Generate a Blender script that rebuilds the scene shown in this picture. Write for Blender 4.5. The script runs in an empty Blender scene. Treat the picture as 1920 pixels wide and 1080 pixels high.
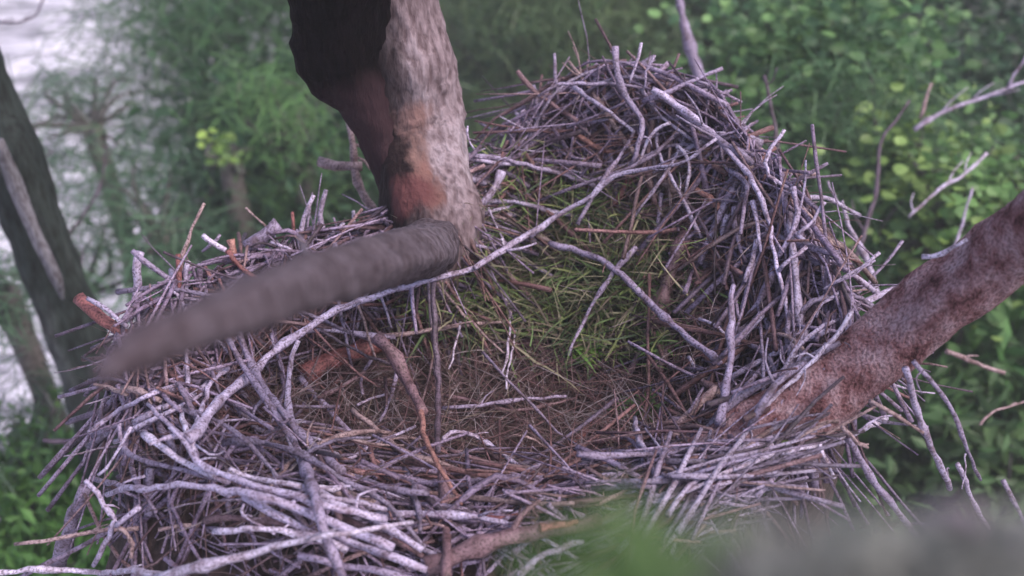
import bpy, math, random
import numpy as np
from mathutils import noise as mn, Vector as MV
R = math.radians
random.seed(7); rng = np.random.default_rng(11)
S = bpy.context.scene; COL = S.collection

# ---------------------------------------------------------------- camera
PITCH = R(40); FPX = 2318.0
CAM = np.array([0.0, -1.804, 1.589])
cd = bpy.data.cameras.new('camera'); cam = bpy.data.objects.new('camera', cd); COL.objects.link(cam)
cam.location = CAM; cam.rotation_euler = (R(50), 0, 0)
cd.sensor_width = 36; cd.lens = 36*FPX/1920; cd.clip_start = .05; cd.clip_end = 400
cd.dof.use_dof = True; cd.dof.focus_distance = 2.25; cd.dof.aperture_fstop = 2.3
S.camera = cam
# ---------------------------------------------------------------- light
SUN_EL, SUN_AZ = 58, 115            # light from the right and a little towards the camera
w = bpy.data.worlds.new('World'); S.world = w; w.use_nodes = True
nt = w.node_tree; bg = nt.nodes['Background']; sk = nt.nodes.new('ShaderNodeTexSky')
sk.sky_type = 'NISHITA'; sk.sun_disc = False; sk.sun_elevation = R(SUN_EL); sk.sun_rotation = R(SUN_AZ)
sk.dust_density = 4; sk.air_density = 1.0
nt.links.new(sk.outputs[0], bg.inputs[0]); bg.inputs[1].default_value = .13
ld = bpy.data.lights.new('sun', 'SUN'); ld.energy = 1.2; ld.angle = R(22); ld.color = (1, .93, .9)
sun = bpy.data.objects.new('sun', ld); COL.objects.link(sun)
sun.rotation_euler = (R(90-SUN_EL), 0, R(180-SUN_AZ))
vs = S.view_settings; vs.view_transform = 'Standard'; vs.look = 'None'; vs.exposure = 0.85; vs.gamma = 1
S.cycles.use_denoising = True
S.cycles.max_bounces = 6

# ---------------------------------------------------------------- pixel / world helpers
FW = np.array([0, math.cos(PITCH), -math.sin(PITCH)]); UP = np.array([0, math.sin(PITCH), math.cos(PITCH)]); RT = np.array([1., 0, 0])
def ray(px, py): return FW + (px-960)/FPX*RT - (py-540)/FPX*UP
def at(px, py, t): return CAM + t*ray(px, py)
def on(px, py, z):
    d = ray(px, py); return CAM + d*((z-CAM[2])/d[2])

# ---------------------------------------------------------------- materials
def nodes(name):
    m = bpy.data.materials.new(name); m.use_nodes = True; t = m.node_tree
    return m, t, t.nodes['Principled BSDF']
def N(t, typ, **k):
    n = t.nodes.new(typ)
    for a, b in k.items():
        if a.startswith('i_'): n.inputs[a[2:]].default_value = b
        else: setattr(n, a, b)
    return n
def ramp(t, src, stops):
    r = t.nodes.new('ShaderNodeValToRGB'); e = r.color_ramp.elements
    while len(e) < len(stops): e.new(.5)
    for k, (p, c) in enumerate(stops):
        e[k].position = p; e[k].color = (*c, 1) if len(c) == 3 else c
    t.links.new(src, r.inputs[0]); return r
def mul(t, a, b, fac=1.0, mode='MULTIPLY'):
    m = t.nodes.new('ShaderNodeMix'); m.data_type = 'RGBA'; m.blend_type = mode
    if isinstance(fac, (int, float)): m.inputs[0].default_value = fac
    else: t.links.new(fac, m.inputs[0])
    for v, k in ((a, 6), (b, 7)):
        if isinstance(v, tuple): m.inputs[k].default_value = (*v, 1)
        else: t.links.new(v, m.inputs[k])
    return m.outputs[2]
def bump(t, b, src, s, d=.01):
    n = t.nodes.new('ShaderNodeBump'); n.inputs['Strength'].default_value = s; n.inputs['Distance'].default_value = d
    t.links.new(src, n.inputs['Height']); t.links.new(n.outputs[0], b.inputs['Normal'])

def mat_wood():
    m, t, b = nodes('weathered_wood')
    a = N(t, 'ShaderNodeAttribute', attribute_name='col'); tc = N(t, 'ShaderNodeTexCoord')
    n1 = N(t, 'ShaderNodeTexNoise', i_Scale=38, i_Detail=5); t.links.new(tc.outputs['Object'], n1.inputs['Vector'])
    n2 = N(t, 'ShaderNodeTexNoise', i_Scale=230, i_Detail=4); t.links.new(tc.outputs['Object'], n2.inputs['Vector'])
    r1 = ramp(t, n1.outputs[0], [(.32, (.42, .33, .33)), (.47, (.85, .8, .82)), (.68, (1.2, 1.2, 1.22))])
    r2 = ramp(t, n2.outputs[0], [(.36, (.35, .3, .3)), (.5, (.95, .95, .95)), (.7, (1.2, 1.2, 1.2))])
    c = mul(t, mul(t, a.outputs['Color'], r1.outputs[0]), r2.outputs[0])
    t.links.new(c, b.inputs['Base Color']); b.inputs['Roughness'].default_value = .62
    bump(t, b, n2.outputs[0], .6, .003); return m
def mat_bark(name, stops, scale=14, patches=None, rough=.75, stretch=(1, 1, .3)):
    m, t, b = nodes(name); tc = N(t, 'ShaderNodeTexCoord'); mp = N(t, 'ShaderNodeMapping'); mp.inputs['Scale'].default_value = stretch
    t.links.new(tc.outputs['Object'], mp.inputs[0])
    n1 = N(t, 'ShaderNodeTexNoise', i_Scale=scale, i_Detail=8, i_Roughness=.65); t.links.new(mp.outputs[0], n1.inputs['Vector'])
    n2 = N(t, 'ShaderNodeTexVoronoi', i_Scale=scale*4); n3 = N(t, 'ShaderNodeTexNoise', i_Scale=scale*9, i_Detail=4)
    t.links.new(mp.outputs[0], n2.inputs['Vector']); t.links.new(mp.outputs[0], n3.inputs['Vector'])
    r = ramp(t, n1.outputs[0], stops)
    c = mul(t, r.outputs[0], ramp(t, n3.outputs[0], [(.35, (.5, .45, .45)), (.6, (1.1, 1.1, 1.1))]).outputs[0])
    if patches:
        for (ctr, rad, colr) in patches:
            v = N(t, 'ShaderNodeVectorMath', operation='DISTANCE'); v.inputs[1].default_value = ctr
            v0 = N(t, 'ShaderNodeVectorMath', operation='MULTIPLY_ADD'); v0.inputs[1].default_value = (.16, .16, .16)
            t.links.new(n1.outputs['Color'], v0.inputs[0]); t.links.new(tc.outputs['Object'], v0.inputs[2])
            t.links.new(v0.outputs[0], v.inputs[0])
            f = ramp(t, v.outputs['Value'], [(rad*.55, (1, 1, 1)), (rad, (0, 0, 0))])
            c = mul(t, c, colr, f.outputs[0], 'MIX')
    t.links.new(c, b.inputs['Base Color']); b.inputs['Roughness'].default_value = rough; b.inputs['Specular IOR Level'].default_value = .12
    ad = N(t, 'ShaderNodeMath', operation='ADD'); t.links.new(n1.outputs[0], ad.inputs[0]); t.links.new(n3.outputs[0], ad.inputs[1])
    bump(t, b, ad.outputs[0], .8, .012); return m
def mat_leaf(name, rough=.5):
    m, t, b = nodes(name); a = N(t, 'ShaderNodeAttribute', attribute_name='col')
    t.links.new(a.outputs['Color'], b.inputs['Base Color']); b.inputs['Roughness'].default_value = rough
    tr = N(t, 'ShaderNodeBsdfTranslucent'); t.links.new(a.outputs['Color'], tr.inputs[0])
    mx = N(t, 'ShaderNodeMixShader'); mx.inputs[0].default_value = .3
    o = t.nodes['Material Output']; t.links.new(b.outputs[0], mx.inputs[1]); t.links.new(tr.outputs[0], mx.inputs[2]); t.links.new(mx.outputs[0], o.inputs[0])
    return m
WOOD = mat_wood(); LEAF = mat_leaf('leaf'); BLADE = mat_leaf('dry_and_green_blades', .7)
REDBARK = mat_bark('red_bark', [(.34, (.085, .034, .038)), (.43, (.24, .11, .12)), (.56, (.40, .245, .275)), (.7, (.50, .36, .41))], 24, stretch=(1, 1, .7))
PINKBARK = mat_bark('pale_trunk_bark', [(.3, (.10, .065, .07)), (.5, (.27, .19, .205)), (.7, (.36, .28, .31))], 9)
DARKBARK = mat_bark('wet_dark_bark', [(.3, (.018, .022, .02)), (.55, (.045, .055, .05)), (.75, (.12, .12, .125))], 6)
SMEARBARK = mat_bark('grey_smear_bark', [(.3, (.075, .055, .066)), (.5, (.115, .088, .108)), (.75, (.16, .13, .16))], 11)
def mat_plain(name, stops, scale, bs=.5, bd=.02, rough=.9):
    m, t, b = nodes(name); tc = N(t, 'ShaderNodeTexCoord')
    n1 = N(t, 'ShaderNodeTexNoise', i_Scale=scale, i_Detail=9, i_Roughness=.7); t.links.new(tc.outputs['Object'], n1.inputs['Vector'])
    t.links.new(ramp(t, n1.outputs[0], stops).outputs[0], b.inputs['Base Color']); b.inputs['Roughness'].default_value = rough
    bump(t, b, n1.outputs[0], bs, bd); return m
DEBRIS = mat_plain('packed_debris', [(.3, (.02, .012, .012)), (.5, (.07, .042, .042)), (.7, (.15, .095, .095))], 40, .9, .02)
GROUND = mat_plain('leaf_litter_ground', [(.3, (.012, .018, .008)), (.55, (.03, .045, .018)), (.75, (.06, .07, .035))], 2.5, .6, .1)
def mat_water():
    m, t, b = nodes('murky_water'); tc = N(t, 'ShaderNodeTexCoord'); mp = N(t, 'ShaderNodeMapping'); mp.inputs['Scale'].default_value = (.5, 1.8, 1)
    mp.inputs['Rotation'].default_value = (0, 0, .35)
    t.links.new(tc.outputs['Object'], mp.inputs[0])
    n1 = N(t, 'ShaderNodeTexNoise', i_Scale=1.7, i_Detail=9, i_Roughness=.7, i_Distortion=1.2); t.links.new(mp.outputs[0], n1.inputs['Vector'])
    n2 = N(t, 'ShaderNodeTexNoise', i_Scale=.22, i_Detail=3); t.links.new(tc.outputs['Object'], n2.inputs['Vector'])
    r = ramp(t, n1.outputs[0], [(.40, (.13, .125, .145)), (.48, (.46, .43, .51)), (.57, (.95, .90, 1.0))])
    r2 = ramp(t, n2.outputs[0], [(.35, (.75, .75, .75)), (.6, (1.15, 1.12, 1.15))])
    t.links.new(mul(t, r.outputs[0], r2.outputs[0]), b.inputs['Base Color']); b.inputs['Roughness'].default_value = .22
    bump(t, b, n1.outputs[0], .5, .12); return m
WATER = mat_water()

# ---------------------------------------------------------------- mesh building
class MB:
    def __init__(s): s.v = []; s.f = []; s.c = []; s.n = 0
    def add(s, v, f, col):
        v = np.asarray(v, float); s.v.append(v)
        s.f += [tuple(int(i)+s.n for i in q) for q in f]
        c = np.asarray(col, float)
        s.c.append(np.tile(c, (len(v), 1)) if c.ndim == 1 else c); s.n += len(v)
    def build(s, name, mat, parent=None, origin=None, smooth=True):
        V = np.concatenate(s.v); o = np.zeros(3) if origin is None else np.asarray(origin, float)
        me = bpy.data.meshes.new(name); me.from_pydata((V-o).tolist(), [], s.f)
        if smooth: me.polygons.foreach_set('use_smooth', [True]*len(me.polygons))
        ca = me.color_attributes.new('col', 'FLOAT_COLOR', 'POINT')
        C = np.concatenate(s.c); ca.data.foreach_set('color', np.hstack([C, np.ones((len(C), 1))]).ravel())
        me.materials.append(mat); ob = bpy.data.objects.new(name, me); COL.objects.link(ob)
        if parent is not None:
            ob.parent = parent; ob.location = o - np.array(parent.location)
        else: ob.location = o
        return ob
def tag(o, label=None, cat=None, group=None, kind=None):
    for k, v in (('label', label), ('category', cat), ('group', group), ('kind', kind)):
        if v: o[k] = v
    return o
def empty(name, loc):
    o = bpy.data.objects.new(name, None); COL.objects.link(o); o.location = loc; o.empty_display_size = .1; return o
def spline(P, step, cap=14):
    P = np.asarray(P, float)
    if len(P) == 2: P = np.array([P[0], (P[0]*2+P[1])/3, (P[0]+2*P[1])/3, P[1]])
    Q = np.vstack([2*P[0]-P[1], P, 2*P[-1]-P[-2]]); out = []; prm = []
    for i in range(1, len(Q)-2):
        L = np.linalg.norm(Q[i+1]-Q[i]); k = max(2, min(cap, int(L/step)))
        for j in range(k):
            u = j/k
            out.append(.5*((2*Q[i])+(-Q[i-1]+Q[i+1])*u+(2*Q[i-1]-5*Q[i]+4*Q[i+1]-Q[i+2])*u*u+(-Q[i-1]+3*Q[i]-3*Q[i+1]+Q[i+2])*u**3)); prm.append(i-1+u)
    out.append(P[-1]); prm.append(len(P)-1)
    return np.array(out), np.array(prm)/(len(P)-1)
def tube(mb, P, r0, r1, col, sides=6, step=.03, wob=.0, rough=.12, knots=0, radii=None, spline_on=True):
    if spline_on: pts, u = spline(P, step)
    else: pts = np.asarray(P, float); u = np.linspace(0, 1, len(pts))
    n = len(pts)
    if wob: pts = pts + rng.normal(0, wob, (n, 3))
    T = np.gradient(pts, axis=0); T /= np.linalg.norm(T, axis=1)[:, None]+1e-9
    a = np.array([0, 0, 1.]) if abs(T[0][2]) < .9 else np.array([1., 0, 0])
    X = np.cross(T, a); X /= np.linalg.norm(X, axis=1)[:, None]+1e-9; Y = np.cross(T, X)
    rr = r0+(r1-r0)*u if radii is None else np.interp(u, np.linspace(0, 1, len(radii)), radii)
    rr = rr*(1+rng.normal(0, rough, n))
    for _ in range(knots):
        k = rng.integers(1, n-1); rr[k] *= 1.35
    th = np.linspace(0, 2*math.pi, sides, endpoint=False)
    ring = np.cos(th)[None, :, None]*X[:, None]+np.sin(th)[None, :, None]*Y[:, None]
    rr2 = rr[:, None]*(1+rng.normal(0, rough*.7, (n, sides)))
    V = pts[:, None]+ring*rr2[..., None]; V = V.reshape(-1, 3); F = []
    for i in range(n-1):
        for j in range(sides):
            k = (j+1) % sides; F.append((i*sides+j, i*sides+k, (i+1)*sides+k, (i+1)*sides+j))
    F.append(tuple(range(sides))[::-1]); F.append(tuple((n-1)*sides+j for j in range(sides)))
    mb.add(V, F, col); return pts, rr

# ---------------------------------------------------------------- nest surface
CREST = [(1008, 195, .12), (1130, 150, .22), (1290, 190, .23), (1420, 320, .21), (1520, 470, .17), (1590, 600, .12), (1500, 750, .07), (1330, 880, .04),
         (1100, 950, .03), (850, 985, .03), (600, 930, .04), (400, 860, .05), (270, 760, .05), (240, 640, .05), (350, 545, .05), (540, 480, .05), (700, 440, .05), (860, 390, .06), (948, 305, .08)]
cp = np.array([on(a, b, c) for a, b, c in CREST]); ang = np.arctan2(cp[:, 1], cp[:, 0]); o_ = np.argsort(ang)
ANG = ang[o_]; RAD = np.hypot(cp[o_, 0], cp[o_, 1]); RIM = cp[o_, 2]
ANG = np.concatenate([ANG-2*math.pi, ANG, ANG+2*math.pi]); RAD = np.tile(RAD, 3); RIM = np.tile(RIM, 3)
ZC = -.15
def FLF(th): return np.clip((np.cos(th-R(-113))-.74)/.2, 0, 1)
def H(x, y):
    x = np.asarray(x, float); y = np.asarray(y, float); th = np.arctan2(y, x); r = np.hypot(x, y)
    Rr = np.interp(th, ANG, RAD); zr = np.interp(th, ANG, RIM); s = r/Rr
    inn = ZC+(zr-ZC)*np.clip(s, 0, 1)**2.3
    e = np.clip(r-Rr, 0, None)
    fl = FLF(th)
    k = 2.4-1.8*fl
    out = zr-np.where(e < .05, k*e*e*10, k*.025+k*(e-.05))
    z = np.where(s < 1, inn, out)
    z = z+.018*np.sin(x*17+1)*np.sin(y*14+2)+.012*np.sin(x*41)*np.cos(y*37)-.07*np.exp(-((x-.11)**2+(y+.14)**2)/.012)
    return np.maximum(z, -.5)
TT = np.arange(1.5, 3.6, .008)
def hit(px, py):
    d = ray(px, py); P = CAM+TT[:, None]*d; below = P[:, 2] < H(P[:, 0], P[:, 1]); ok = below & (P[:, 2] > -.42)
    if not ok.any(): return None
    return TT[np.argmax(ok)]
mb = MB(); nth, nr = 120, 60; V = []; C0 = []
for i in range(nr+1):
    for j in range(nth):
        th = 2*math.pi*j/nth-math.pi; Rr = np.interp(th, ANG, RAD); rmax = Rr+.07+.38*float(FLF(th)); r = rmax*(i/nr)
        x, y = r*math.cos(th), r*math.sin(th); z = float(H(x, y))-.022+rng.normal(0, .006)
        if i > nr-2: z = min(z, -.4)
        V.append((x, y, z))
F = []
for i in range(nr):
    for j in range(nth):
        k = (j+1) % nth; F.append((i*nth+j, (i+1)*nth+j, (i+1)*nth+k, i*nth+k))
V = np.array(V)
for i in range(nr+1):                                       # outer skirt tucks under the nest
    for j in range(nth):
        q = i*nth+j
        if V[q, 2] < -.3:
            th = 2*math.pi*j/nth-math.pi; rr = np.interp(th, ANG, RAD)+.05
            r = math.hypot(V[q, 0], V[q, 1]); sc_ = rr/max(r, 1e-6)
            if r > rr: V[q, 0] *= sc_**.5; V[q, 1] *= sc_**.5; V[q, 2] = -.42-.06*rng.random()
nb = len(V); V = np.vstack([V, [0, 0, -.55]]); F += [(nr*nth+(j+1) % nth, nr*nth+j, nb) for j in range(nth)][::1]
mb.add(V, F, (.1, .06, .05)); nest = mb.build('bird_nest', DEBRIS)
tag(nest, 'large bowl shaped bird nest of packed brown debris under the sticks', 'nest')

# ---------------------------------------------------------------- stick colours
PAL = {'p': (.46, .42, .50), 'w': (.60, .56, .62), 'g': (.31, .27, .34), 'd': (.12, .09, .11), 't': (.36, .27, .24), 'b': (.20, .125, .125), 'r': (.26, .10, .085), 'o': (.36, .19, .14)}
PAL = {k: np.array(v)*np.array([1.03, .95, 1.12]) for k, v in PAL.items()}
def side_twigs(mb, pts, rr, col, n):
    L = np.linalg.norm(pts[-1]-pts[0])
    for _ in range(n):
        k = rng.integers(1, max(2, len(pts)-1)); T = pts[min(k+1, len(pts)-1)]-pts[k-1]; T /= np.linalg.norm(T)+1e-9
        q = rng.normal(0, 1, 3); q -= q@T*T; q /= np.linalg.norm(q)+1e-9; q[2] = abs(q[2])*.6
        l = min(.12, L*.25)*(.3+rng.random()*.7); e = pts[k]+(T*.8+q*.8)*l
        tube(mb, [pts[k], pts[k]+(T*.3+q*.5)*l, e], rr[k]*.55, rr[k]*.25, col*.95, 5, .03)
def lay(points, lift):
    """depth of each traced point: on the nest surface where there is one, else carried on from the nearest that has"""
    ts = [hit(p[0], p[1]) for p in points]; idx = [i for i, t in enumerate(ts) if t is not None]
    out = []
    for i, p in enumerate(points):
        if len(p) > 2: t = p[2]
        elif ts[i] is not None: t = ts[i]-lift
        elif idx:
            j = min(idx, key=lambda q: abs(q-i)); t = ts[j]-lift
        else: t = 2.5
        out.append(t)
    return np.array([at(p[0], p[1], t) for p, t in zip(points, out)]), out
STICKS = []
def stick(label, c, wpx, pts, w2=None, lift=.02, tw=None, name='stick', cat='stick', group='sticks woven into the nest'):
    STICKS.append((label, c, wpx, pts, w2 if w2 else wpx*.65, lift, tw, name, cat, group))
K = stick
# back rim
K('long pale grey stick arching down the whole right rim of the nest', 'p', 12, [(1222,168),(1270,198),(1332,250),(1376,294),(1397,318),(1421,359),(1434,391),(1444,427),(1449,458),(1457,500),(1471,560),(1479,615),(1482,698)], 5, .07)
K('upright curved grey stick forking at the top of the back rim', 'g', 11, [(1152,88),(1160,140),(1175,185),(1200,215),(1205,240),(1197,270),(1183,312)], 9, .08)
K('short thin upright twig at the top right of the forked upright stick', 'p', 6, [(1203,80),(1190,130),(1180,155)], 3, .07, name='twig')
K('small bent twig at the very top of the back rim', 'g', 5, [(1228,105),(1212,135),(1208,165)], 3, .06, name='twig')
K('straight brown stick pointing up right off the back rim towards the pole', 'g', 10, [(1205,190),(1242,178),(1300,150),(1355,127)], 6, .06)
K('brown stick slanting down from the top left tip of the back rim', 'b', 9, [(968,133),(1000,170),(1050,205),(1085,228)], 7, .05)
K('curved upright stick at the left end of the back rim', 'g', 9, [(998,160),(1008,210),(1002,250),(975,292)], 8, .05)
K('dim thin twig standing up left of the back rim', 'g', 6, [(1040,100),(1043,160),(1046,190)], 5, .05, name='twig')
K('thin stick bowed level across the top of the back rim', 'g', 6, [(1008,182),(1050,160),(1150,157),(1212,163)], 5, .06)
K('straight pale stick slanting down right through the back rim', 'p', 7, [(1073,163),(1130,200),(1190,247)], 6, .06)
K('grey brown stick rising right across the back rim', 'g', 10, [(975,292),(1005,265),(1060,247),(1140,220)], 7, .05)
K('orange brown curved stick inside the back rim', 'o', 9, [(1083,252),(1110,272),(1140,284),(1188,284)], 8, .04)
K('thin pale stick crossing steeply below the forked stick', 'w', 6, [(1258,232),(1228,243),(1205,290),(1190,315)], 5, .07)
K('long pale stick lying diagonally from the trunk foot up to the back rim', 'p', 11, [(888,502),(960,460),(1050,403),(1110,365),(1150,331),(1202,318),(1254,312),(1285,303),(1343,260)], 5, .13, 3)
K('short white hooked stick standing against the inner back wall', 'w', 7, [(1272,273),(1288,297),(1292,325),(1284,368)], 5, .06, 1)
K('short thick red brown stick at the foot of the back wall', 'r', 13, [(1184,331),(1166,362),(1150,387)], 10, .04, 0)
K('orange brown broken stick piece on the inner right wall', 'o', 11, [(1296,351),(1332,372),(1350,393)], 10, .05, 0)
K('grey curved stick beside the long arching stick', 'g', 9, [(1366,318),(1395,338),(1403,356),(1390,369)], 7, .05)
K('short tan broken stick end poking right out of the back rim', 't', 10, [(1380,292),(1395,289),(1432,283)], 9, .03, 0)
K('straight tan stick pointing level to the right out of the nest', 't', 8, [(1380,306),(1444,320),(1535,327)], 8, .05, 0)
K('pale stick curving up like a hook outside the right rim', 'p', 7, [(1472,243),(1455,268),(1439,289),(1436,318),(1449,336),(1483,356)], 7, .06, 1)
K('small twig pointing up right beside the arching stick', 'p', 5, [(1385,258),(1400,240),(1415,228)], 3, .05, 0, name='twig')
K('long thin forked dark twig outside the back rim', 'g', 5, [(1340,255),(1372,250),(1412,231)], 3, .04, name='twig')
K('thin upright pale stick just left of the long arching stick', 'p', 8, [(1410,377),(1421,419),(1426,473)], 6, .07, 1)
K('dark brown stick slanting down the inner right wall', 'd', 7, [(1275,362),(1306,401),(1332,448),(1350,484)], 6, .06)
K('curved grey stick bowing down into the bowl', 'g', 8, [(1240,362),(1237,406),(1225,437),(1199,466),(1180,480)], 5, .05)
K('thick dark red brown log standing in the right of the bowl', 'b', 24, [(1288,440),(1272,471),(1254,523),(1225,615)], 22, .04, 0, 'log')
K('straight grey stick leaning steeply left in the bowl', 'g', 10, [(1192,463),(1150,510),(1130,540),(1095,600),(1065,668)], 5, .08, 0)
K('long straight grey stick slanting down to the right wall of the bowl', 'g', 11, [(1030,455),(1110,480),(1165,515),(1200,548),(1250,599),(1352,681)], 10, .09, 0)
K('short bent stick left of the peeled stub on the inner right wall', 'p', 9, [(1366,404),(1356,430),(1354,448)], 8, .05, 0)
K('mottled stick running down the inner right wall', 'g', 9, [(1376,388),(1379,427),(1388,460),(1400,492)], 7, .05)
K('pale pointed stick standing low on the right wall', 'p', 10, [(1417,448),(1410,490),(1395,528)], 8, .06, 0)
K('grey stick leaning up right outside the arching stick', 'g', 9, [(1473,362),(1455,383),(1440,403)], 8, .04, 0)
K('grey stick bent like an elbow on the outer right rim', 'g', 10, [(1486,350),(1494,396),(1486,432),(1460,483)], 9, .06)
K('very thin upright twig rising from the elbow shaped stick', 'p', 4, [(1512,300),(1508,362),(1499,401)], 4, .06, 0, name='twig')
K('pale tipped stick pointing up right from the outer right rim', 'p', 7, [(1546,380),(1525,410),(1496,440)], 6, .06, 2)
K('pale stick running down right below the pale tipped stick', 'p', 9, [(1490,436),(1522,466),(1567,495),(1640,545)], 7, .05)
K('thick grey stick running down right on the outer right rim', 'g', 15, [(1480,450),(1520,485),(1567,526),(1600,560)], 12, .02)
K('thin tan stick slanting down outside the right rim', 't', 6, [(1500,392),(1541,430),(1593,503)], 5, .04, 0)
K('short pale stick crossing up right over the right rim', 'p', 8, [(1458,507),(1485,485),(1514,463)], 7, .07, 0)
K('split pair of straight grey sticks at the far right rim', 'p', 7, [(1648,474),(1615,500),(1544,542)], 6, .06, 0)
K('thin stick beside the split grey stick at the far right rim', 'g', 5, [(1640,487),(1600,515),(1558,534)], 4, .06, 0)
K('straight thin stick rising right to the edge of the limb', 'g', 6, [(1692,452),(1656,500),(1591,570)], 5, .08, 0)
# right wall
K('thick short grey stick leaning up right on the right wall', 'p', 13, [(1430,589),(1405,614),(1378,638)], 12, .07, 0)
K('long lavender stick rising right beside the red limb', 'p', 9, [(1552,620),(1484,651),(1417,680),(1370,708)], 10, .07, 1)
K('lavender tapered stick lying along the top of the red limb', 'p', 7, [(1708,526),(1641,557),(1599,581)], 16, .10, 0)
K('long thin pale stick with side twigs running across the red limb', 'w', 8, [(1598,584),(1560,638),(1492,708),(1417,776),(1385,805)], 7, .11, 4)
K('short thin stick above the long thin pale stick', 'p', 6, [(1581,542),(1542,570),(1529,594)], 5, .05, 0)
K('crooked dark twig on the outer right rim', 'd', 7, [(1479,510),(1508,549),(1549,596)], 5, .04)
K('short thick upright stub below the leaning grey stick', 'g', 11, [(1438,597),(1443,632)], 10, .04, 0)
K('short pale stub beside the red limb edge', 'p', 12, [(1453,708),(1487,680)], 11, .06, 0)
K('small white stub end standing in the right wall', 'w', 6, [(1478,614),(1480,645)], 6, .08, 0)
K('thin grey stick leaning at the middle of the right wall', 'p', 8, [(1408,505),(1402,540),(1390,580)], 6, .05, 0)
K('dark grey stick leaning beside the thin vertical stick', 'g', 14, [(1450,500),(1435,545),(1405,590),(1380,630)], 13, .03, 0)
K('long dim vertical stick hanging over the right wall', 'g', 9, [(1372,535),(1372,604),(1365,708),(1350,795)], 16, .16, 0)
K('thin pale stick curving over the lower right wall', 'p', 6, [(1310,600),(1335,605),(1360,625)], 5, .05, 0)
K('short pale pointed piece at the lower right wall', 'w', 7, [(1292,668),(1300,685),(1308,702)], 4, .05, 0)
K('large tan orange stick leaning on the front right wall', 't', 18, [(1196,900),(1245,838),(1290,780),(1345,728)], 18, .06, 0)
K('grey stick beside the large tan orange stick', 'p', 9, [(1265,860),(1275,810),(1305,765),(1330,742)], 7, .04, 0)
K('pale stick fanned right of the large tan orange stick', 'p', 8, [(1262,905),(1300,840),(1345,775)], 6, .05, 0)
K('thin stick fanned low on the front right wall', 'g', 8, [(1290,880),(1330,830),(1380,790)], 6, .04)
K('brown stick slanting down across the lower bowl', 'b', 12, [(1230,600),(1190,680),(1140,760),(1075,845)], 10, .02)
K('red brown stick lying low in the front of the bowl', 'r', 14, [(1110,790),(1090,820),(1065,845)], 10, .02, 0)
K('small thin white twig low in the front of the bowl', 'w', 4, [(1195,800),(1180,820),(1165,830)], 3, .04, 0, name='twig')
K('tan fork shaped piece in the front of the bowl', 't', 12, [(1085,865),(1070,885),(1060,900)], 8, .04, 1)
K('short pale stick lying on the front rim centre', 'p', 10, [(1140,880),(1110,900),(1080,905)], 8, .04, 0)
# front right rim
K('thick pale lavender log lying along the front rim', 'p', 22, [(1085,935),(1160,918),(1250,906),(1312,905)], 24, .04, 0, 'log')
K('thick pale stick rising right from the front rim log', 'p', 17, [(1270,915),(1330,885),(1400,850),(1450,820)], 14, .05, 1)
K('pale stick parallel to the thick one on the front rim', 'w', 9, [(1285,922),(1350,895),(1400,868),(1450,835)], 7, .07)
K('long pale stick crossing under the lower edge of the red limb', 'w', 9, [(1375,880),(1440,856),(1520,838),(1600,812),(1662,783)], 8, .07, 1)
K('short mottled stub at the front rim beside the limb', 'p', 16, [(1330,925),(1375,905),(1420,890)], 14, .04, 0)
K('pale pinkish stick curving down right under the front rim', 'p', 13, [(1300,930),(1345,940),(1385,975),(1410,1020)], 12, .02, 0)
HG = 'sticks hanging below the red limb'
K('white short stick hanging down below the red limb', 'w', 9, [(1535,832,2.02),(1550,865,2.02),(1563,897,2.02)], 8, .0, 0, group=HG)
K('small white peg hanging left below the red limb', 'w', 6, [(1468,878,2.02),(1468,920,2.03)], 5, 0, 0, group=HG)
K('thin grey peg hanging in the middle below the red limb', 'p', 8, [(1508,860,2.03),(1513,930,2.05)], 6, 0, 0, group=HG)
K('slanting grey peg hanging below the red limb', 'g', 7, [(1488,868,2.04),(1497,890,2.04),(1508,918,2.05)], 5, 0, 0, group=HG)
K('short forked tan stick below the edge of the red limb', 't', 10, [(1578,798,2.0),(1610,830,2.02),(1628,838,2.03)], 8, 0, 2, group=HG)
K('tan stick with a dark split pointing down right below the limb', 't', 11, [(1630,752,2.02),(1680,780,2.03),(1730,812,2.05)], 9, 0, 2, group=HG)
K('thin pale twig joined to the split tan stick', 'p', 5, [(1610,810,2.0),(1650,782,2.02),(1690,778,2.04)], 4, 0, 1, group=HG, name='twig')
K('long lavender stick hanging from the limb towards the front', 'g', 16, [(1590,822,2.06),(1630,890,2.1),(1680,955,2.15),(1725,1010,2.2)], 14, 0, 1, group=HG)
K('long grey stick hanging straight down from the right limb', 'p', 15, [(1697,690,2.0),(1720,770,2.05),(1750,850,2.12),(1782,915,2.2)], 15, 0, 1, group=HG)
K('second long grey stick slanting down from the right limb', 'g', 11, [(1715,678,2.0),(1780,760,2.05),(1810,830,2.1),(1838,900,2.2)], 7, 0, 1, group=HG)
K('pale stick hanging lowest at the far right', 'p', 13, [(1795,870,2.25),(1830,950,2.3),(1867,1020,2.35)], 10, 0, 1, group=HG)
K('thin white twig hanging between the two long grey sticks', 'w', 4, [(1811,850,2.12),(1806,915,2.14)], 3, 0, 0, group=HG, name='twig')
K('tan blurred stick right of the red limb', 't', 11, [(1775,658,2.9),(1840,685,3.0),(1885,702,3.0)], 9, 0, 1, group=HG)
K('thin tan twig at the right edge of the view', 't', 6, [(1838,795,2.9),(1865,770,2.95),(1925,753,3.0)], 5, 0, 1, group=HG, name='twig')
K('grey stick at the lower right edge of the view', 'g', 11, [(1880,900,2.6),(1910,960,2.6),(1935,1030,2.6)], 10, 0, 0, group=HG)
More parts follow.
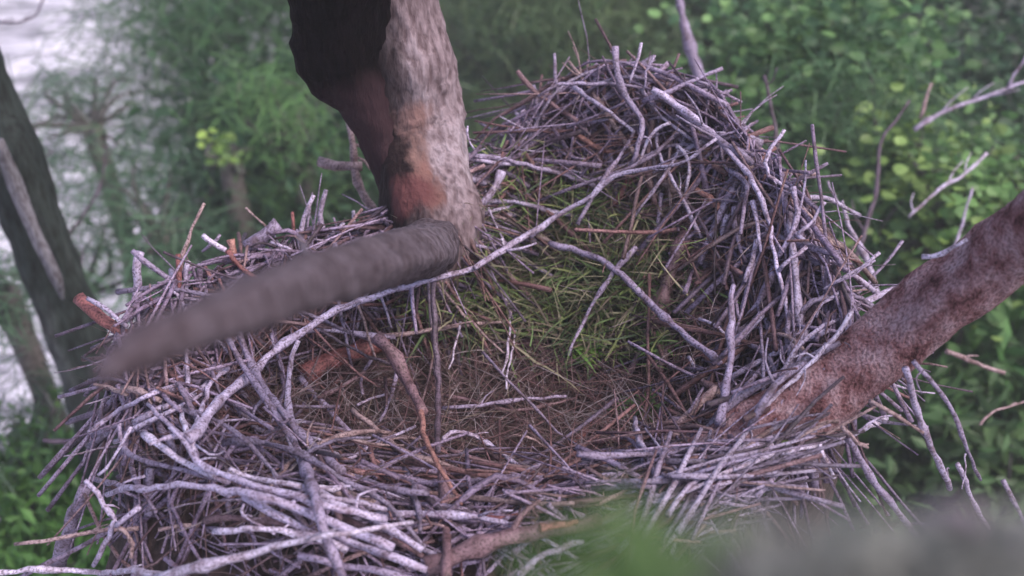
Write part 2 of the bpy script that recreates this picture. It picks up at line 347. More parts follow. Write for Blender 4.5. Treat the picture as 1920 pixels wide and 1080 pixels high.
# back left, between trunk and back rim
K('long grey stick lying level from the trunk to the back wall', 'g', 10, [(868,290),(950,300),(1060,328),(1125,352)], 7, .05)
K('thin stick beneath the long level stick beside the trunk', 'p', 6, [(878,300),(950,308),(1000,306),(1095,325)], 4, .05)
K('upright chunk of pinkish wood beside the pale trunk', 'p', 17, [(940,320),(930,345),(905,385)], 12, .05, 0)
K('thin pale stick leaning left at the back of the bowl', 'p', 5, [(915,388),(935,430),(952,470)], 4, .06, 0)
K('short pale broken stick end crossing the long diagonal stick near the trunk foot', 'w', 5, [(938,447),(950,468),(966,487)], 4, .10, 0)
K('thin twig standing beside the right edge of the trunk', 'p', 4, [(876,235),(880,262),(890,280)], 3, .03, 0, name='twig')
K('pale stick lying low to the right of the trunk foot', 'p', 7, [(860,430),(900,405),(960,385)], 6, .04)
K('thin level stick right of the trunk foot', 'g', 7, [(850,455),(900,462),(935,470)], 5, .05, 0)
K('thin upright twig at the back wall left of the orange stick', 'g', 6, [(1040,235),(1050,282),(1100,300)], 4, .05, name='twig')
# bowl
K('thin white crooked twig standing in the middle of the bowl', 'w', 5, [(945,560),(958,580),(956,620),(951,672),(940,703)], 4, .07, 0, name='twig')
K('thin white crooked twig right beside the first one in the bowl', 'w', 4, [(967,618),(962,650),(952,690),(948,728)], 3, .05, 0, name='twig')
K('very thin pale twig leaning in the grass of the bowl', 'w', 3.5, [(861,605),(855,640),(842,692)], 3, .05, 0, name='twig')
K('thin pale twig slanting through the green strips', 't', 5, [(820,530),(870,590),(910,630),(945,662)], 3, .05, 2, name='twig')
K('long level brown stick along the back edge of the bowl', 't', 9, [(700,632),(745,628),(850,612),(955,602)], 6, .05)
K('pale flat stick lying level at the left of the bowl', 'p', 9, [(565,622),(615,618),(690,628),(742,632)], 8, .07, 0)
K('dark thin stick slanting down under the level stick', 'd', 6, [(602,620),(667,656),(732,685)], 5, .08, 0)
K('broad red brown plank of wood on the left wall of the bowl', 'r', 34, [(568,706),(640,668),(722,640)], 32, .035, 0, 'log')
K('broad brown vine curving down through the bowl', 'b', 24, [(704,630),(743,672),(766,719),(792,772)], 17, .14, 0, 'vine', 'vine')
K('thin orange vine tip reaching down to the front rim', 'o', 10, [(790,765),(797,823),(823,875),(848,918),(866,945)], 6, .135, 0, 'vine', 'vine')
K('straight vertical grey stick standing before the bowl', 'd', 9, [(814,520),(816,625),(821,698),(820,776),(822,846)], 9, .10, 0)
K('pale thick stick with tan broken end lying in the left of the bowl', 't', 11, [(659,768),(717,815),(758,849),(810,865),(875,888),(928,900),(1012,914)], 12, .06, 1)
K('thin pale stick crossing the thick tan ended stick', 'p', 6, [(646,865),(717,826),(779,800)], 5, .085, 0)
K('brown knotted stick running down right in the left wall', 'g', 12, [(562,708),(615,766),(650,805),(682,836),(730,875)], 9, .05, 1)
K('curved grey stick on the floor left of the vertical stick', 'g', 7, [(743,695),(732,745),(714,790)], 5, .05, 0)
K('curved twig hanging below the red brown plank', 'g', 7, [(696,675),(678,701),(681,740)], 5, .04, 0, name='twig')
K('short thin pale twig low behind the brown vine', 'p', 4.5, [(672,758),(700,746),(731,737)], 4, .05, 0, name='twig')
K('grey stick curving down right on the front floor of the bowl', 'p', 8, [(830,822),(845,811),(868,809),(915,831),(993,891)], 7, .05, 1)
K('brown stick lying down right on the front floor of the bowl', 'b', 8, [(842,844),(915,867),(960,874),(1034,879)], 5, .04, 1)
K('tan arched thin stick on the front floor of the bowl', 't', 5, [(954,818),(987,819),(1015,832),(1042,854)], 4, .04, 0)
K('level grey stick on the middle floor of the bowl', 'g', 7, [(829,765),(900,760),(977,750),(1060,742)], 5, .04, 1)
K('long dim stick across the middle floor of the bowl', 'b', 8, [(835,740),(880,751),(960,770),(1080,748)], 5, .03, 1)
K('thick dim brown stick at the right back of the bowl floor', 'b', 16, [(980,640),(1020,655),(1060,680)], 12, .01, 0)
K('brown stick on the left wall under the plank', 'b', 9, [(595,745),(640,725),(680,700)], 6, .04, 0)
K('short grey stick below the orange vine tip', 'p', 10, [(890,935),(950,925),(1000,905)], 9, .04, 1)
# left wall
K('very long pale grey stick running diagonally along the whole left wall', 'p', 10, [(888,503),(770,535),(693,560),(615,589),(562,628),(510,662),(471,701),(411,753),(385,784),(357,823)], 17, .11, 2)
K('long mottled grey stick running steeply down the left wall', 'g', 11, [(448,609),(458,656),(484,708),(526,768),(583,833),(640,885)], 15, .13, 2)
K('thick grey brown stick crossing down over the front bundle', 'g', 10, [(427,635),(450,677),(474,714),(510,768),(549,826),(575,880),(593,940),(610,1003),(642,1080)], 17, .15, 1)
K('short thin stick end at the top of the left wall', 'p', 6, [(400,630),(418,648),(432,664)], 5, .06, 0)
K('grey forked stick rising beside the mottled stick', 'p', 8, [(557,638),(542,690),(539,742),(549,796),(580,840)], 13, .11, 1)
K('short crooked stick above the forked stick', 'g', 8, [(508,628),(518,660),(531,697)], 8, .07, 1)
K('curved tan grey stick low on the left wall ending beside the bowl', 't', 11, [(575,833),(605,862),(630,880),(662,893)], 9, .09, 0)
K('mottled stick rising right at the outer left wall', 'p', 10, [(250,794),(300,768),(349,750),(422,693)], 10, .06, 1)
K('pale thin stick below the mottled outer left stick', 'p', 8, [(215,830),(250,805),(315,774),(391,732)], 7, .07, 0)
K('pale curved stick rising to the added grey smear limb', 'p', 7, [(432,690),(396,716),(385,745),(368,790)], 8, .09, 0)
K('thin stick slanting down right across the outer left wall', 'g', 8, [(275,757),(307,787),(362,836),(371,868)], 8, .08, 0)
K('pale stub standing above the front bundle', 'w', 9, [(339,774),(350,806),(362,838)], 11, .09, 0)
K('thin arched twig between the diagonal stick and the mottled stick', 'p', 4, [(409,789),(458,788),(523,797)], 4, .10, 0, name='twig')
K('tan knotted stick at the outer left rim', 't', 12, [(232,728),(262,733),(302,753)], 10, .07, 1)
K('thin tan stick tip at the far left rim', 't', 6, [(175,720),(205,727),(238,740)], 8, .07, 0)
K('long thin pale stick pointing down left off the left rim', 'p', 8, [(165,811),(215,775),(275,742),(330,722)], 7, .08, 0)
K('brown upright stick under the added grey smear limb', 'b', 8, [(320,672),(328,705),(333,737)], 7, .05, 0)
# front left bundle
FB = 'long sticks bundled along the front left rim'
K('thin dark curved stick sweeping round the outer left corner', 'g', 8, [(225,786),(226,815),(233,841),(267,862),(319,875),(371,888),(430,905)], 8, .09, 0, group=FB)
K('white mottled stick end at the upper left of the front bundle', 'w', 13, [(270,816),(306,842),(358,873),(400,890)], 12, .10, 2, group=FB)
K('main thick pale stick of the front bundle', 'p', 10, [(317,800),(353,834),(369,865),(410,888),(475,909),(540,928),(620,950),(722,975)], 13, .12, 1, group=FB)
K('small curved twig hooking off the main front stick', 'p', 5, [(366,833),(395,852),(421,846)], 3, .13, 0, group=FB, name='twig')
K('short forked stick standing above the main front stick', 'w', 9, [(345,796),(358,826),(365,850)], 9, .10, 0, group=FB)
K('thin grey stick leaning right above the front bundle', 'g', 6, [(423,800),(415,822),(403,845)], 5, .08, 0, group=FB)
K('white stick lying highest in the front bundle', 'w', 8, [(431,878),(473,896),(567,911),(660,918)], 9, .10, 0, group=FB)
K('very long pinkish stick curving through the front bundle', 'p', 10, [(199,926),(241,915),(293,914),(353,909),(423,920),(489,932),(567,959),(650,992),(740,1030)], 15, .12, 1, group=FB)
K('brown tapering stick at the outer left of the front bundle', 'g', 9, [(171,896),(205,905),(241,914)], 10, .10, 0, group=FB)
K('pale stick slanting down below the pinkish stick', 'p', 12, [(455,930),(515,961),(593,1003),(650,1030)], 13, .10, 1, group=FB)
K('white level stick low in the front bundle', 'w', 10, [(400,997),(462,993),(528,995),(593,1008),(650,1030)], 11, .11, 1, group=FB)
K('brown level stick above the white level stick', 'b', 12, [(384,972),(430,972),(500,976),(545,985)], 10, .07, 0, group=FB)
K('forked twig over the brown level stick', 'p', 5, [(457,946),(456,967),(491,987),(515,1000)], 5, .11, 2, group=FB, name='twig')
K('long white stick crossing in front of the whole bundle', 'w', 17, [(290,1085),(384,1060),(462,1040),(541,1019),(650,1000),(772,978)], 7, .17, 1, group=FB)
K('long white stick running along the bottom left edge', 'w', 10, [(-20,1073),(80,1068),(180,1074),(260,1072),(330,1082)], 10, .14, 1, group=FB)
K('pale stick in the middle of the front bundle', 'p', 11, [(540,905),(600,925),(680,945),(755,965)], 9, .09, group=FB)
K('lavender stick under the crossing grey brown stick', 'p', 12, [(600,935),(660,955),(730,990),(790,1030)], 11, .08, group=FB)
K('lavender stick ending at the bottom of the front bundle', 'p', 14, [(620,1000),(680,1025),(740,1048),(800,1070)], 13, .09, group=FB)
K('grey stick at the very bottom of the front bundle', 'g', 13, [(560,1040),(640,1060),(720,1075),(790,1090)], 11, .10, group=FB)
K('thin pale stick right of the crossing stick in the bundle', 'p', 7, [(620,905),(680,915),(760,935)], 6, .08, group=FB)
K('thin stick slanting down in the left wall above the bundle', 'g', 5, [(507,808),(525,835),(543,862)], 4, .06, 0, group=FB)
K('thick upright peg left below the front bundle', 'g', 15, [(282,878),(280,920),(279,966)], 14, .02, 0, group=FB)
K('short peg below the middle of the front bundle', 'g', 11, [(430,920),(429,962)], 10, .03, 0, group=FB)
# outer lower left
LL = 'dead twigs below the left of the nest'
K('thick grey broken stump at the lower left', 'g', 22, [(160,915,2.15),(135,975,2.2),(110,1060,2.25)], 26, 0, 0, 'log', group=LL)
K('tan stick lying level at the lower left edge', 't', 7, [(28,1023,2.05),(110,1008,2.05),(202,994,2.05),(260,990,2.05)], 8, 0, 1, group=LL)
K('mottled crooked stick at the lower left', 'p', 9, [(160,901,2.0),(199,948,2.0),(213,974,2.0),(205,1003,2.02),(177,1060,2.05)], 9, 0, 2, group=LL)
K('short mottled stick crossing the crooked one', 'p', 11, [(262,950,1.98),(240,968,1.98),(216,988,1.99)], 9, 0, 1, group=LL)
K('short green mottled stick below the crossing', 't', 9, [(224,990,1.99),(240,1005,1.99),(248,1018,2.0),(247,1045,2.0)], 7, 0, 1, group=LL)
K('thin level brown stick under the front bundle', 't', 8, [(296,993,2.0),(330,988,2.0),(372,984,2.0)], 7, 0, 0, group=LL)
K('thin pale twig left of the mottled stick end', 'p', 6, [(245,800,2.0),(212,860,2.0),(184,892,2.0)], 5, 0, 0, group=LL, name='twig')
K('small pale twig left of the pinkish stick', 'p', 5, [(272,893,1.98),(252,899,1.98),(232,906,1.98)], 4, 0, 0, group=LL, name='twig')
# left rim spikes
LS = 'sticks standing up from the far left rim'
K('grey brown stick slanting down right at the left end of the rim', 'g', 10, [(249,470,2.36),(291,506,2.36),(330,534,2.36)], 9, 0, 0, group=LS)
K('thick pale upright stick under the slanting one at the left', 'p', 16, [(264,470,2.42),(256,506,2.42),(261,558,2.42),(266,612,2.42)], 15, 0, 0, group=LS)
K('tall thin tan stick standing highest on the left rim', 't', 6, [(381,381,2.4),(359,428,2.4),(343,475,2.4),(338,520,2.4)], 8, 0, 0, group=LS)
K('red brown upright stick in the left rim', 'r', 10, [(334,478,2.36),(337,532,2.36),(340,590,2.36)], 10, 0, 0, group=LS)
K('pale upright stick beside the red brown one', 'p', 9, [(352,488,2.37),(347,530,2.37),(345,585,2.37)], 9, 0, 0, group=LS)
K('short white broken stick pointing up left on the left rim', 'w', 9, [(380,441,2.42),(398,455,2.42),(424,473,2.42)], 8, 0, 0, group=LS)
K('small grey stick crossing above the water on the left rim', 'g', 6, [(413,441,2.44),(397,458,2.44),(380,472,2.44)], 5, 0, 0, group=LS)
K('jagged orange broken splinter on the left rim', 'o', 14, [(434,450,2.42),(438,470,2.42),(442,490,2.42)], 12, 0, 0, group=LS)
K('dark red stick slanting down from the orange splinter', 'r', 10, [(427,470,2.4),(455,504,2.4),(496,537,2.4)], 8, 0, 2, group=LS)
K('thick sawn grey log lying on the left rim', 'g', 25, [(522,420,2.46),(495,442,2.46),(466,467,2.46)], 26, 0, 0, 'log', group=LS)
K('pale upright stick in the middle of the left rim', 'p', 7, [(588,366,2.5),(572,407,2.5),(560,458,2.5)], 10, 0, 1, group=LS)
K('thin red upright stick beside the pale one', 'r', 6, [(546,399,2.48),(551,432,2.48),(557,468,2.48)], 8, 0, 0, group=LS)
K('dark brown leaning stick below the red upright stick', 'd', 9, [(557,452,2.46),(541,472,2.46),(522,508,2.46)], 9, 0, 0, group=LS)
K('grey crooked stick left of the trunk on the rim', 'g', 8, [(611,355,2.55),(601,402,2.55),(607,430,2.54),(625,458,2.52)], 12, 0, 2, group=LS)
K('short pale twig nearest the trunk on the left rim', 'p', 6, [(663,395,2.56),(662,425,2.55),(645,450,2.54)], 7, 0, 1, group=LS, name='twig')
K('short stick rising right beside the crooked stick', 'p', 7, [(643,418,2.52),(625,436,2.52),(600,470,2.5)], 6, 0, 1, group=LS)
K('thin stick over the water at the left rim', 'p', 4, [(275,567,2.34),(300,563,2.34),(330,561,2.34)], 4, 0, 0, group=LS, name='twig')
K('thin curved twig behind the upright pair', 'p', 5, [(312,537,2.34),(346,558,2.34),(374,563,2.34)], 4, 0, 0, group=LS, name='twig')
K('faint thin twig pointing up left from the sawn log', 't', 4, [(460,389,2.5),(480,407,2.5),(499,427,2.5)], 4, 0, 0, group=LS, name='twig')
K('small level stick between the log and the red stick', 'p', 6, [(508,455,2.44),(530,462,2.44),(548,470,2.44)], 5, 0, 1, group=LS)
K('thick red brown split stump end at the outer left rim', 'r', 22, [(147,560,2.3),(180,588,2.28),(232,628,2.26)], 20, 0, 0, 'log', group=LS)
K('pale split stick lying on the red brown stump', 'p', 8, [(165,560,2.26),(200,583,2.25),(238,612,2.24)], 7, 0, 0, group=LS)
# front centre
K('thick brown branch lying below the front rim', 'b', 32, [(800,1062),(870,1035),(960,1008),(1060,990),(1120,975)], 26, .06, 1, 'log')
K('bright orange brown broken piece on the front branch', 'o', 16, [(1015,990),(1045,985),(1080,978)], 9, .10, 0)
K('blurred brown upright stick at the front centre', 'b', 16, [(828,880),(835,950),(838,1085)], 16, .10, 0)
K('pale curved stick at the bottom edge right of centre', 'p', 13, [(968,1082),(1005,1050),(1050,1028),(1095,1018)], 11, .08, 0)
K('thick red brown root on the front rim below the vine', 'r', 20, [(850,935),(880,955),(920,975),(945,970)], 14, .04, 2)
# dead branches and poles round the nest
DB = 'dead branches in front of the green bushes'
K('straight grey pole standing behind the high back rim', 'g', 13, [(1268,-40,3.6),(1278,30,3.6),(1295,90,3.6),(1320,170,3.6),(1340,240,3.6)], 22, 0, 0, 'pole', 'pole', group=DB)
K('pale bare branch crossing the dark bush at the upper right', 'p', 8, [(1715,245,3.9),(1740,225,3.9),(1780,205,3.9),(1850,180,3.9),(1925,152,3.9)], 5, 0, 3, 'branch', 'branch', group=DB)
K('thin pale twig rising to the right above the crossing branch', 'g', 5, [(1888,168,3.9),(1902,140,3.9),(1925,105,3.9)], 4, 0, 0, 'branch', 'branch', group=DB)
K('thin dark upright branch with a pale fork in the bush', 'd', 8, [(1600,500,3.7),(1625,420,3.7),(1645,350,3.7),(1650,272,3.7),(1680,225,3.7),(1706,188,3.7)], 4, 0, 2, 'branch', 'branch', group=DB)
K('short pinkish twig standing above the crossing branch', 't', 7, [(1727,222,3.8),(1735,190,3.8),(1746,155,3.8)], 5, 0, 0, 'branch', 'branch', group=DB)
K('bright pale bare twig slanting across the small yellow bush', 'w', 5, [(1704,410,3.6),(1750,362,3.6),(1810,325,3.6),(1850,288,3.6)], 6, 0, 3, 'branch', 'branch', group=DB)
K('thin upright twig hanging below the bright pale twig', 'p', 5, [(1785,480,3.6),(1808,405,3.6),(1824,352,3.6)], 4, 0, 0, 'branch', 'branch', group=DB)
K('bare grey branch rising outside the right rim', 'p', 12, [(1645,560,2.9),(1632,510,2.9),(1611,458,2.9),(1590,422,2.9),(1580,378,2.9)], 6, 0, 0, 'branch', 'branch', group=DB)
K('short thin twig tip beside the bare grey branch', 'p', 6, [(1572,385,2.9),(1562,362,2.9),(1551,338,2.9)], 4, 0, 0, 'branch', 'branch', group=DB)
K('pale stick lying on the upper edge of the red limb', 'w', 9, [(1728,482,1.95),(1768,475,1.93),(1812,450,1.9)], 6, 0, 2, 'branch', 'branch', group=DB)
K('dark thin forked stem in front of the round leaved bush', 'd', 8, [(1460,300,3.4),(1452,230,3.4),(1440,180,3.4),(1432,140,3.4)], 5, 0, 3, 'branch', 'branch', group=DB)
K('mossy thin branch hanging left of the pale trunk', 't', 9, [(620,150,2.8),(650,200,2.8),(660,270,2.8),(672,340,2.8),(705,405,2.8)], 14, 0, 3, 'branch', 'branch', group=DB)
K('short broken mossy stub left of the pale trunk', 't', 17, [(598,304,2.8),(630,310,2.8),(678,312,2.8)], 15, 0, 0, 'branch', 'branch', group=DB)
K('dark bare twig with side shoots over the water at the left', 'd', 5, [(120,450,4.6),(165,390,4.6),(190,340,4.6),(200,270,4.6)], 3, 0, 6, 'branch', 'branch', group=DB)
K('dark thin twig at the upper left over the water', 'd', 4, [(62,330,4.6),(85,295,4.6),(98,282,4.6)], 3, 0, 3, 'branch', 'branch', group=DB)
K('dark bare twig at the top left corner', 'd', 4, [(-10,40,4.6),(30,42,4.6),(65,30,4.6),(85,-10,4.6)], 3, 0, 3, 'branch', 'branch', group=DB)
K('level dark branch left of the nest at mid height', 'd', 8, [(80,825,3.2),(140,830,3.2),(200,838,3.1)], 9, 0, 3, 'branch', 'branch', group=DB)
K('thin dark twig beside the dark mossy trunk', 'd', 4, [(150,560,4.6),(152,510,4.6),(155,470,4.6)], 3, 0, 3, 'branch', 'branch', group=DB)

for (label, c, wpx, pts, w2, lift, tw, name, cat, group) in STICKS:
    if group == 'sticks hanging below the red limb': wpx *= .75; w2 *= .75
    P, ts = lay(pts, lift*1.3); tm = float(np.mean(ts)); m = MB(); col = PAL[c]*rng.uniform(.88, 1.12)
    L = np.linalg.norm(np.diff(P, axis=0), axis=1).sum()
    r0, r1 = wpx*tm/FPX/2*1.12, w2*tm/FPX/2*1.12
    q, rr = tube(m, P, r0, r1, col, 8 if wpx > 7 else 6, .022, .0012, .10, int(L*6))
    n = tw if tw is not None else (int(rng.integers(0, 3)) if L > .25 else 0)
    side_twigs(m, q, rr, col, n)
    tag(m.build(name, WOOD, origin=P[0]), label, cat, group)

# ---------------------------------------------------------------- more sticks, laid round the rim
def rim_stick(th, s, L, tang, lift, tilt):
    Rr = np.interp(th, ANG, RAD)
    c = np.array([math.cos(th), math.sin(th)])*Rr*s; d = th+math.pi/2+tang
    u = np.linspace(-.5, .5, 6); curve = rng.normal(0, .1)
    P = []
    for k in u:
        x = c[0]+math.cos(d+curve*k*4)*L*k; y = c[1]+math.sin(d+curve*k*4)*L*k
        P.append([x, y, 0])
    P = np.array(P); hz = H(P[:, 0], P[:, 1]); hz = np.maximum(hz, hz.max()-.16)
    zl = np.polyval(np.polyfit(u, hz, 2 if L < .35 else 2), u); zl += max(0, (hz-zl).max())*.5
    P[:, 2] = zl+lift+u*tilt*L; P += rng.normal(0, .004, P.shape); return P
ZONES = [((20, 75), 'in the high back rim', 'sticks on the back rim'),
         ((-35, 20), 'in the right rim by the red limb', 'sticks on the right rim'),
         ((-95, -35), 'in the tangle on the front rim', 'sticks on the front rim'),
         ((-165, -95), 'in the front left rim bundle', 'sticks on the front left rim'),
         ((-205, -165), 'in the tangle on the left rim', 'sticks on the left rim'),
         ((75, 155), 'in the rim left of the trunk', 'sticks on the far left rim')]
KEYS = ['p', 'g', 'g', 'g', 'd', 'b', 't', 'g', 'p', 'p']; CN = {'p': 'pale', 'g': 'grey', 'd': 'dark', 'b': 'brown', 't': 'tan'}
def pick(): return PAL[KEYS[rng.integers(len(KEYS))]]*rng.uniform(.7, 1.1)
NIND = 300-len(STICKS); shares = [.27, .2, .13, .2, .1, .1]
for (rg, lab, grp), sh in zip(ZONES, shares):
    for _ in range(int(NIND*sh)):
        L = rng.uniform(.22, .5); ck = KEYS[rng.integers(len(KEYS))]
        th = R(rng.uniform(*rg)); P = rim_stick(th, rng.uniform(.78, 1.03), L, rng.normal(0, .8), rng.uniform(.0, .06), rng.normal(0, .16))
        m = MB(); r = rng.uniform(.0035, .0075); col = PAL[ck]*rng.uniform(.65, .95); nt_ = int(rng.integers(0, 4)); q, rr = tube(m, P, r, r*.6, col, 6, .03, .0012, .1, 3); side_twigs(m, q, rr, col, nt_)
        txt = ('short ' if L < .33 else 'long ' if L > .42 else '')+('thin ' if r < .005 else 'thick ' if r > .0065 else '')+CN[ck]+' stick '+('with side twigs ' if nt_ > 1 else '')+lab
        tag(m.build('stick', WOOD, origin=P[0]), txt, 'stick', grp)
m = MB()
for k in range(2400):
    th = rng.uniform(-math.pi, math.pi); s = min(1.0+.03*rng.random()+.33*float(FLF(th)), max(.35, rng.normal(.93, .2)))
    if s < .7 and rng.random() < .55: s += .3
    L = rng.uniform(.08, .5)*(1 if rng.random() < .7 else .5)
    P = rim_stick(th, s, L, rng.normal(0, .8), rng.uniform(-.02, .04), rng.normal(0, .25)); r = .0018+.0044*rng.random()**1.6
    col = pick()*np.array([.74, .67, .71])*(.8 if s < .8 else 1)  # fillers darkened, most inside, to paint shade between the sticks
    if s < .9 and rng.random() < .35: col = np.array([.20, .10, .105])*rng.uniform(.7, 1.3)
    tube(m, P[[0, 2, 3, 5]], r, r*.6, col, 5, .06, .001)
for k in range(80):                                         # ends that stick out of the rim
    th = rng.uniform(-math.pi, math.pi); Rr = np.interp(th, ANG, RAD)*rng.uniform(.9, 1.12)
    b = np.array([math.cos(th)*Rr, math.sin(th)*Rr, 0]); b[2] = float(H(b[0], b[1]))
    d = np.array([math.cos(th)*.6+rng.normal(0, .7), math.sin(th)*.6+rng.normal(0, .7), rng.uniform(-.2, .9)]); d /= np.linalg.norm(d)
    L = rng.uniform(.06, .2); r = rng.uniform(.0018, .005)
    tube(m, [b-d*.05, b+d*L*.5+rng.normal(0, .008, 3), b+d*L], r, r*.4, pick()*.8, 5, .04, .001)
for k in range(170):
    px, py = rng.uniform(1180, 1480), 0; py = 1010-(px-1180)*.62+rng.normal(0, 38); t = hit(px, py)
    if t is None: continue
    c = at(px, py, t-rng.uniform(.03, .10)); a = R(rng.normal(28, 22)); L = rng.uniform(.12, .34)
    d = np.array([math.cos(a), math.sin(a), rng.normal(.12, .12)]); r = rng.uniform(.002, .006)
    tube(m, [c-d*L/2, c+rng.normal(0, .008, 3), c+d*L/2], r, r*.6, pick()*rng.uniform(.6, 1), 6, .05, .001)
tag(m.build('stick_tangle', WOOD), 'dense tangle of thin grey and brown sticks filling the nest walls', 'sticks', kind='stuff')

# ---------------------------------------------------------------- lining
def blades(n, boxes, cols, Lr, wr, lift, flat=.3):
    m = MB()
    for k in range(n):
        bx = boxes[rng.integers(len(boxes))]; px = rng.normal(bx[0], bx[2]); py = rng.normal(bx[1], bx[3]); t = hit(px, py)
        if t is None: continue
        p = at(px, py, t); a = rng.uniform(0, 2*math.pi); L = rng.uniform(*Lr); wd = rng.uniform(*wr); el = abs(rng.normal(0, flat))
        d = np.array([math.cos(a)*math.cos(el), math.sin(a)*math.cos(el), math.sin(el)]); sd = np.cross(d, [0, 0, 1]); sd /= np.linalg.norm(sd)+1e-9
        sd = sd*math.cos(1)+np.array([0, 0, 1])*rng.uniform(-.5, .5); base = p+np.array([0, 0, rng.uniform(0, lift)])
        V = []; nn = 5; bend = rng.normal(0, .35); dr = rng.uniform(.1, .6)
        for i in range(nn):
            u = i/(nn-1); c = base+d*L*u+sd*bend*L*u*u-np.array([0, 0, dr*L*u*u*.5]); c[2] = max(c[2], float(H(c[0], c[1]))-.005)
            ww = wd*(1-u**2)*.5+.0003; V += [c-sd*ww, c+sd*ww]
        c = np.array(cols[rng.integers(len(cols))])*rng.uniform(.6, 1.2)
        m.add(V, [(2*i, 2*i+1, 2*i+3, 2*i+2) for i in range(nn-1)], c)
    return m
GR = [(.14, .21, .08), (.19, .27, .09), (.24, .27, .10), (.06, .09, .045), (.34, .30, .20), (.16, .12, .09), (.30, .26, .18)]
tag(blades(4200, [(1060, 520, 80, 60), (990, 420, 60, 50), (1120, 600, 80, 50), (920, 570, 80, 50), (1080, 450, 90, 60), (1170, 500, 60, 60)], GR, (.05, .14), (.004, .010), .055, .5).build('green_leaf_strips', BLADE, smooth=False),
    'green and yellowed leaf strips lining the middle of the nest bowl', 'nest lining', kind='stuff')
BR = [(.17, .085, .095), (.11, .05, .058), (.24, .15, .165), (.08, .038, .046), (.32, .25, .28), (.12, .08, .07)]
tag(blades(5600, [(950, 770, 170, 60), (1150, 700, 120, 110), (700, 740, 110, 60), (1250, 400, 110, 70), (1320, 500, 70, 90), (480, 820, 70, 50), (560, 780, 120, 90), (1100, 820, 120, 60), (1150, 300, 90, 60), (1000, 640, 150, 70)], BR, (.05, .17), (.0012, .0042), .03, .25).build('dry_grass', BLADE, smooth=False),
    'dry brown grass and fibres lying in the floor of the nest', 'dry grass', kind='stuff')
def sprig(label, px, py, n, L, cols, spread=1.0, ang0=0.0, cat='leaf sprig'):
    t = hit(px, py)-.03; p = at(px, py, t); m = MB()
    for k in range(n):
        a = ang0+rng.normal(0, spread); l = L*rng.uniform(.5, 1); d = np.array([math.cos(a), math.sin(a)*.8, rng.uniform(.0, .5)]); sd = np.cross(d, [0, 0, 1]); sd /= np.linalg.norm(sd)
        b = p+rng.normal(0, .01, 3); V = []
        for i in range(5):
            u = i/4; c = b+d*l*u-np.array([0, 0, .3*l*u*u]); ww = .0035*math.sin(math.pi*min(.97, u+.12)); V += [c-sd*ww, c+sd*ww]
        m.add(V, [(2*i, 2*i+1, 2*i+3, 2*i+2) for i in range(4)], np.array(cols[k % len(cols)])*rng.uniform(.8, 1.2))
    tag(m.build('leaf_sprig', LEAF, origin=p, smooth=False), label, cat, 'green sprigs in the nest')
BG = [(.20, .40, .07), (.15, .30, .06), (.28, .42, .10)]
sprig('bright green leaf tuft in the middle of the nest bowl', 1085, 662, 34, .085, BG, .6, .1)
sprig('green feathery sprig right of the bright leaf tuft', 1235, 648, 46, .06, [(.13, .24, .06), (.18, .3, .08)], 1.6, 1.5)
sprig('tall grey green grass clump at the back of the bowl beside the trunk', 985, 400, 26, .12, [(.13, .2, .10), (.17, .24, .12)], .35, 1.6)
sprig('dull green fern like sprig low at the right of the bowl', 1215, 770, 50, .08, [(.08, .14, .04), (.11, .17, .05)], 1.2, 1.6)
sprig('green moss tuft on the front rim under the red limb', 1420, 868, 60, .05, [(.14, .22, .05), (.10, .17, .04)], 2.5, 0)

# ---------------------------------------------------------------- the nest tree
def bark_tube(name, P, radii, mat, parent, sides=22, rough=.035, step=.03):
    sides = int(sides*2.4); m = MB(); pts, u = spline(P, step*.5, 36); n = len(pts)
    T = np.gradient(pts, axis=0); T /= np.linalg.norm(T, axis=1)[:, None]
    a = np.array([0, 0, 1.]) if abs(T[0][2]) < .8 else np.array([0., 1, 0]); X = np.cross(T, a); X /= np.linalg.norm(X, axis=1)[:, None]; Y = np.cross(T, X)
    rr = np.interp(u, np.linspace(0, 1, len(radii)), radii); th = np.linspace(0, 2*math.pi, sides, endpoint=False); V = []
    ph = rng.uniform(0, 6, 6)
    for i in range(n):
        s = i*.15
        for j, t in enumerate(th):
            dr_ = math.cos(t)*X[i]+math.sin(t)*Y[i]; g = pts[i]+dr_*rr[i]; g = g-T[i]*(g@T[i])*.65; v1 = mn.noise(MV(g*24)); v2 = mn.noise(MV(g*62+7)); v3 = mn.noise(MV((pts[i]+dr_*rr[i])*11+3))
            q = 1+.05*math.sin(3*t+ph[0]+s*.4)+.04*math.sin(5*t+ph[1]-s*.5)+.03*math.sin(s*1.3+ph[2]+t)+rng.normal(0, rough*.25)+.10*(abs(v1)-.2)+.07*(.25-abs(v2))+.14*v3
            V.append(pts[i]+(math.cos(t)*X[i]+math.sin(t)*Y[i])*rr[i]*q)
    F = [(i*sides+j, i*sides+(j+1) % sides, (i+1)*sides+(j+1) % sides, (i+1)*sides+j) for i in range(n-1) for j in range(sides)]
    F += [tuple(range(sides))[::-1], tuple((n-1)*sides+j for j in range(sides))]
    m.add(V, F, (.2, .15, .15)); return m.build(name, mat, parent)
GZ = -9.0
tb = at(822, 500, hit(822, 500)+.05); tt = at(712, -10, 2.40)
dirn = (tt-tb)/np.linalg.norm(tt-tb)
pc = at(800, 330, 2.56)
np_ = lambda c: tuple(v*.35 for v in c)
PT = [(tuple(at(x_, yy, tt_)+.08), .17, np_(c_)) for x_, yy, tt_, c_ in ((600, -40, 2.22, (.012, .007, .010)), (605, 40, 2.26, (.012, .007, .010)), (618, 110, 2.30, (.014, .008, .011)), (640, 180, 2.36, (.03, .017, .022)), (655, 250, 2.42, (.05, .028, .036)), (672, 320, 2.46, (.055, .03, .036)), (690, 390, 2.5, (.06, .032, .038)))]  # shade on the trunk's left side painted as dark patches
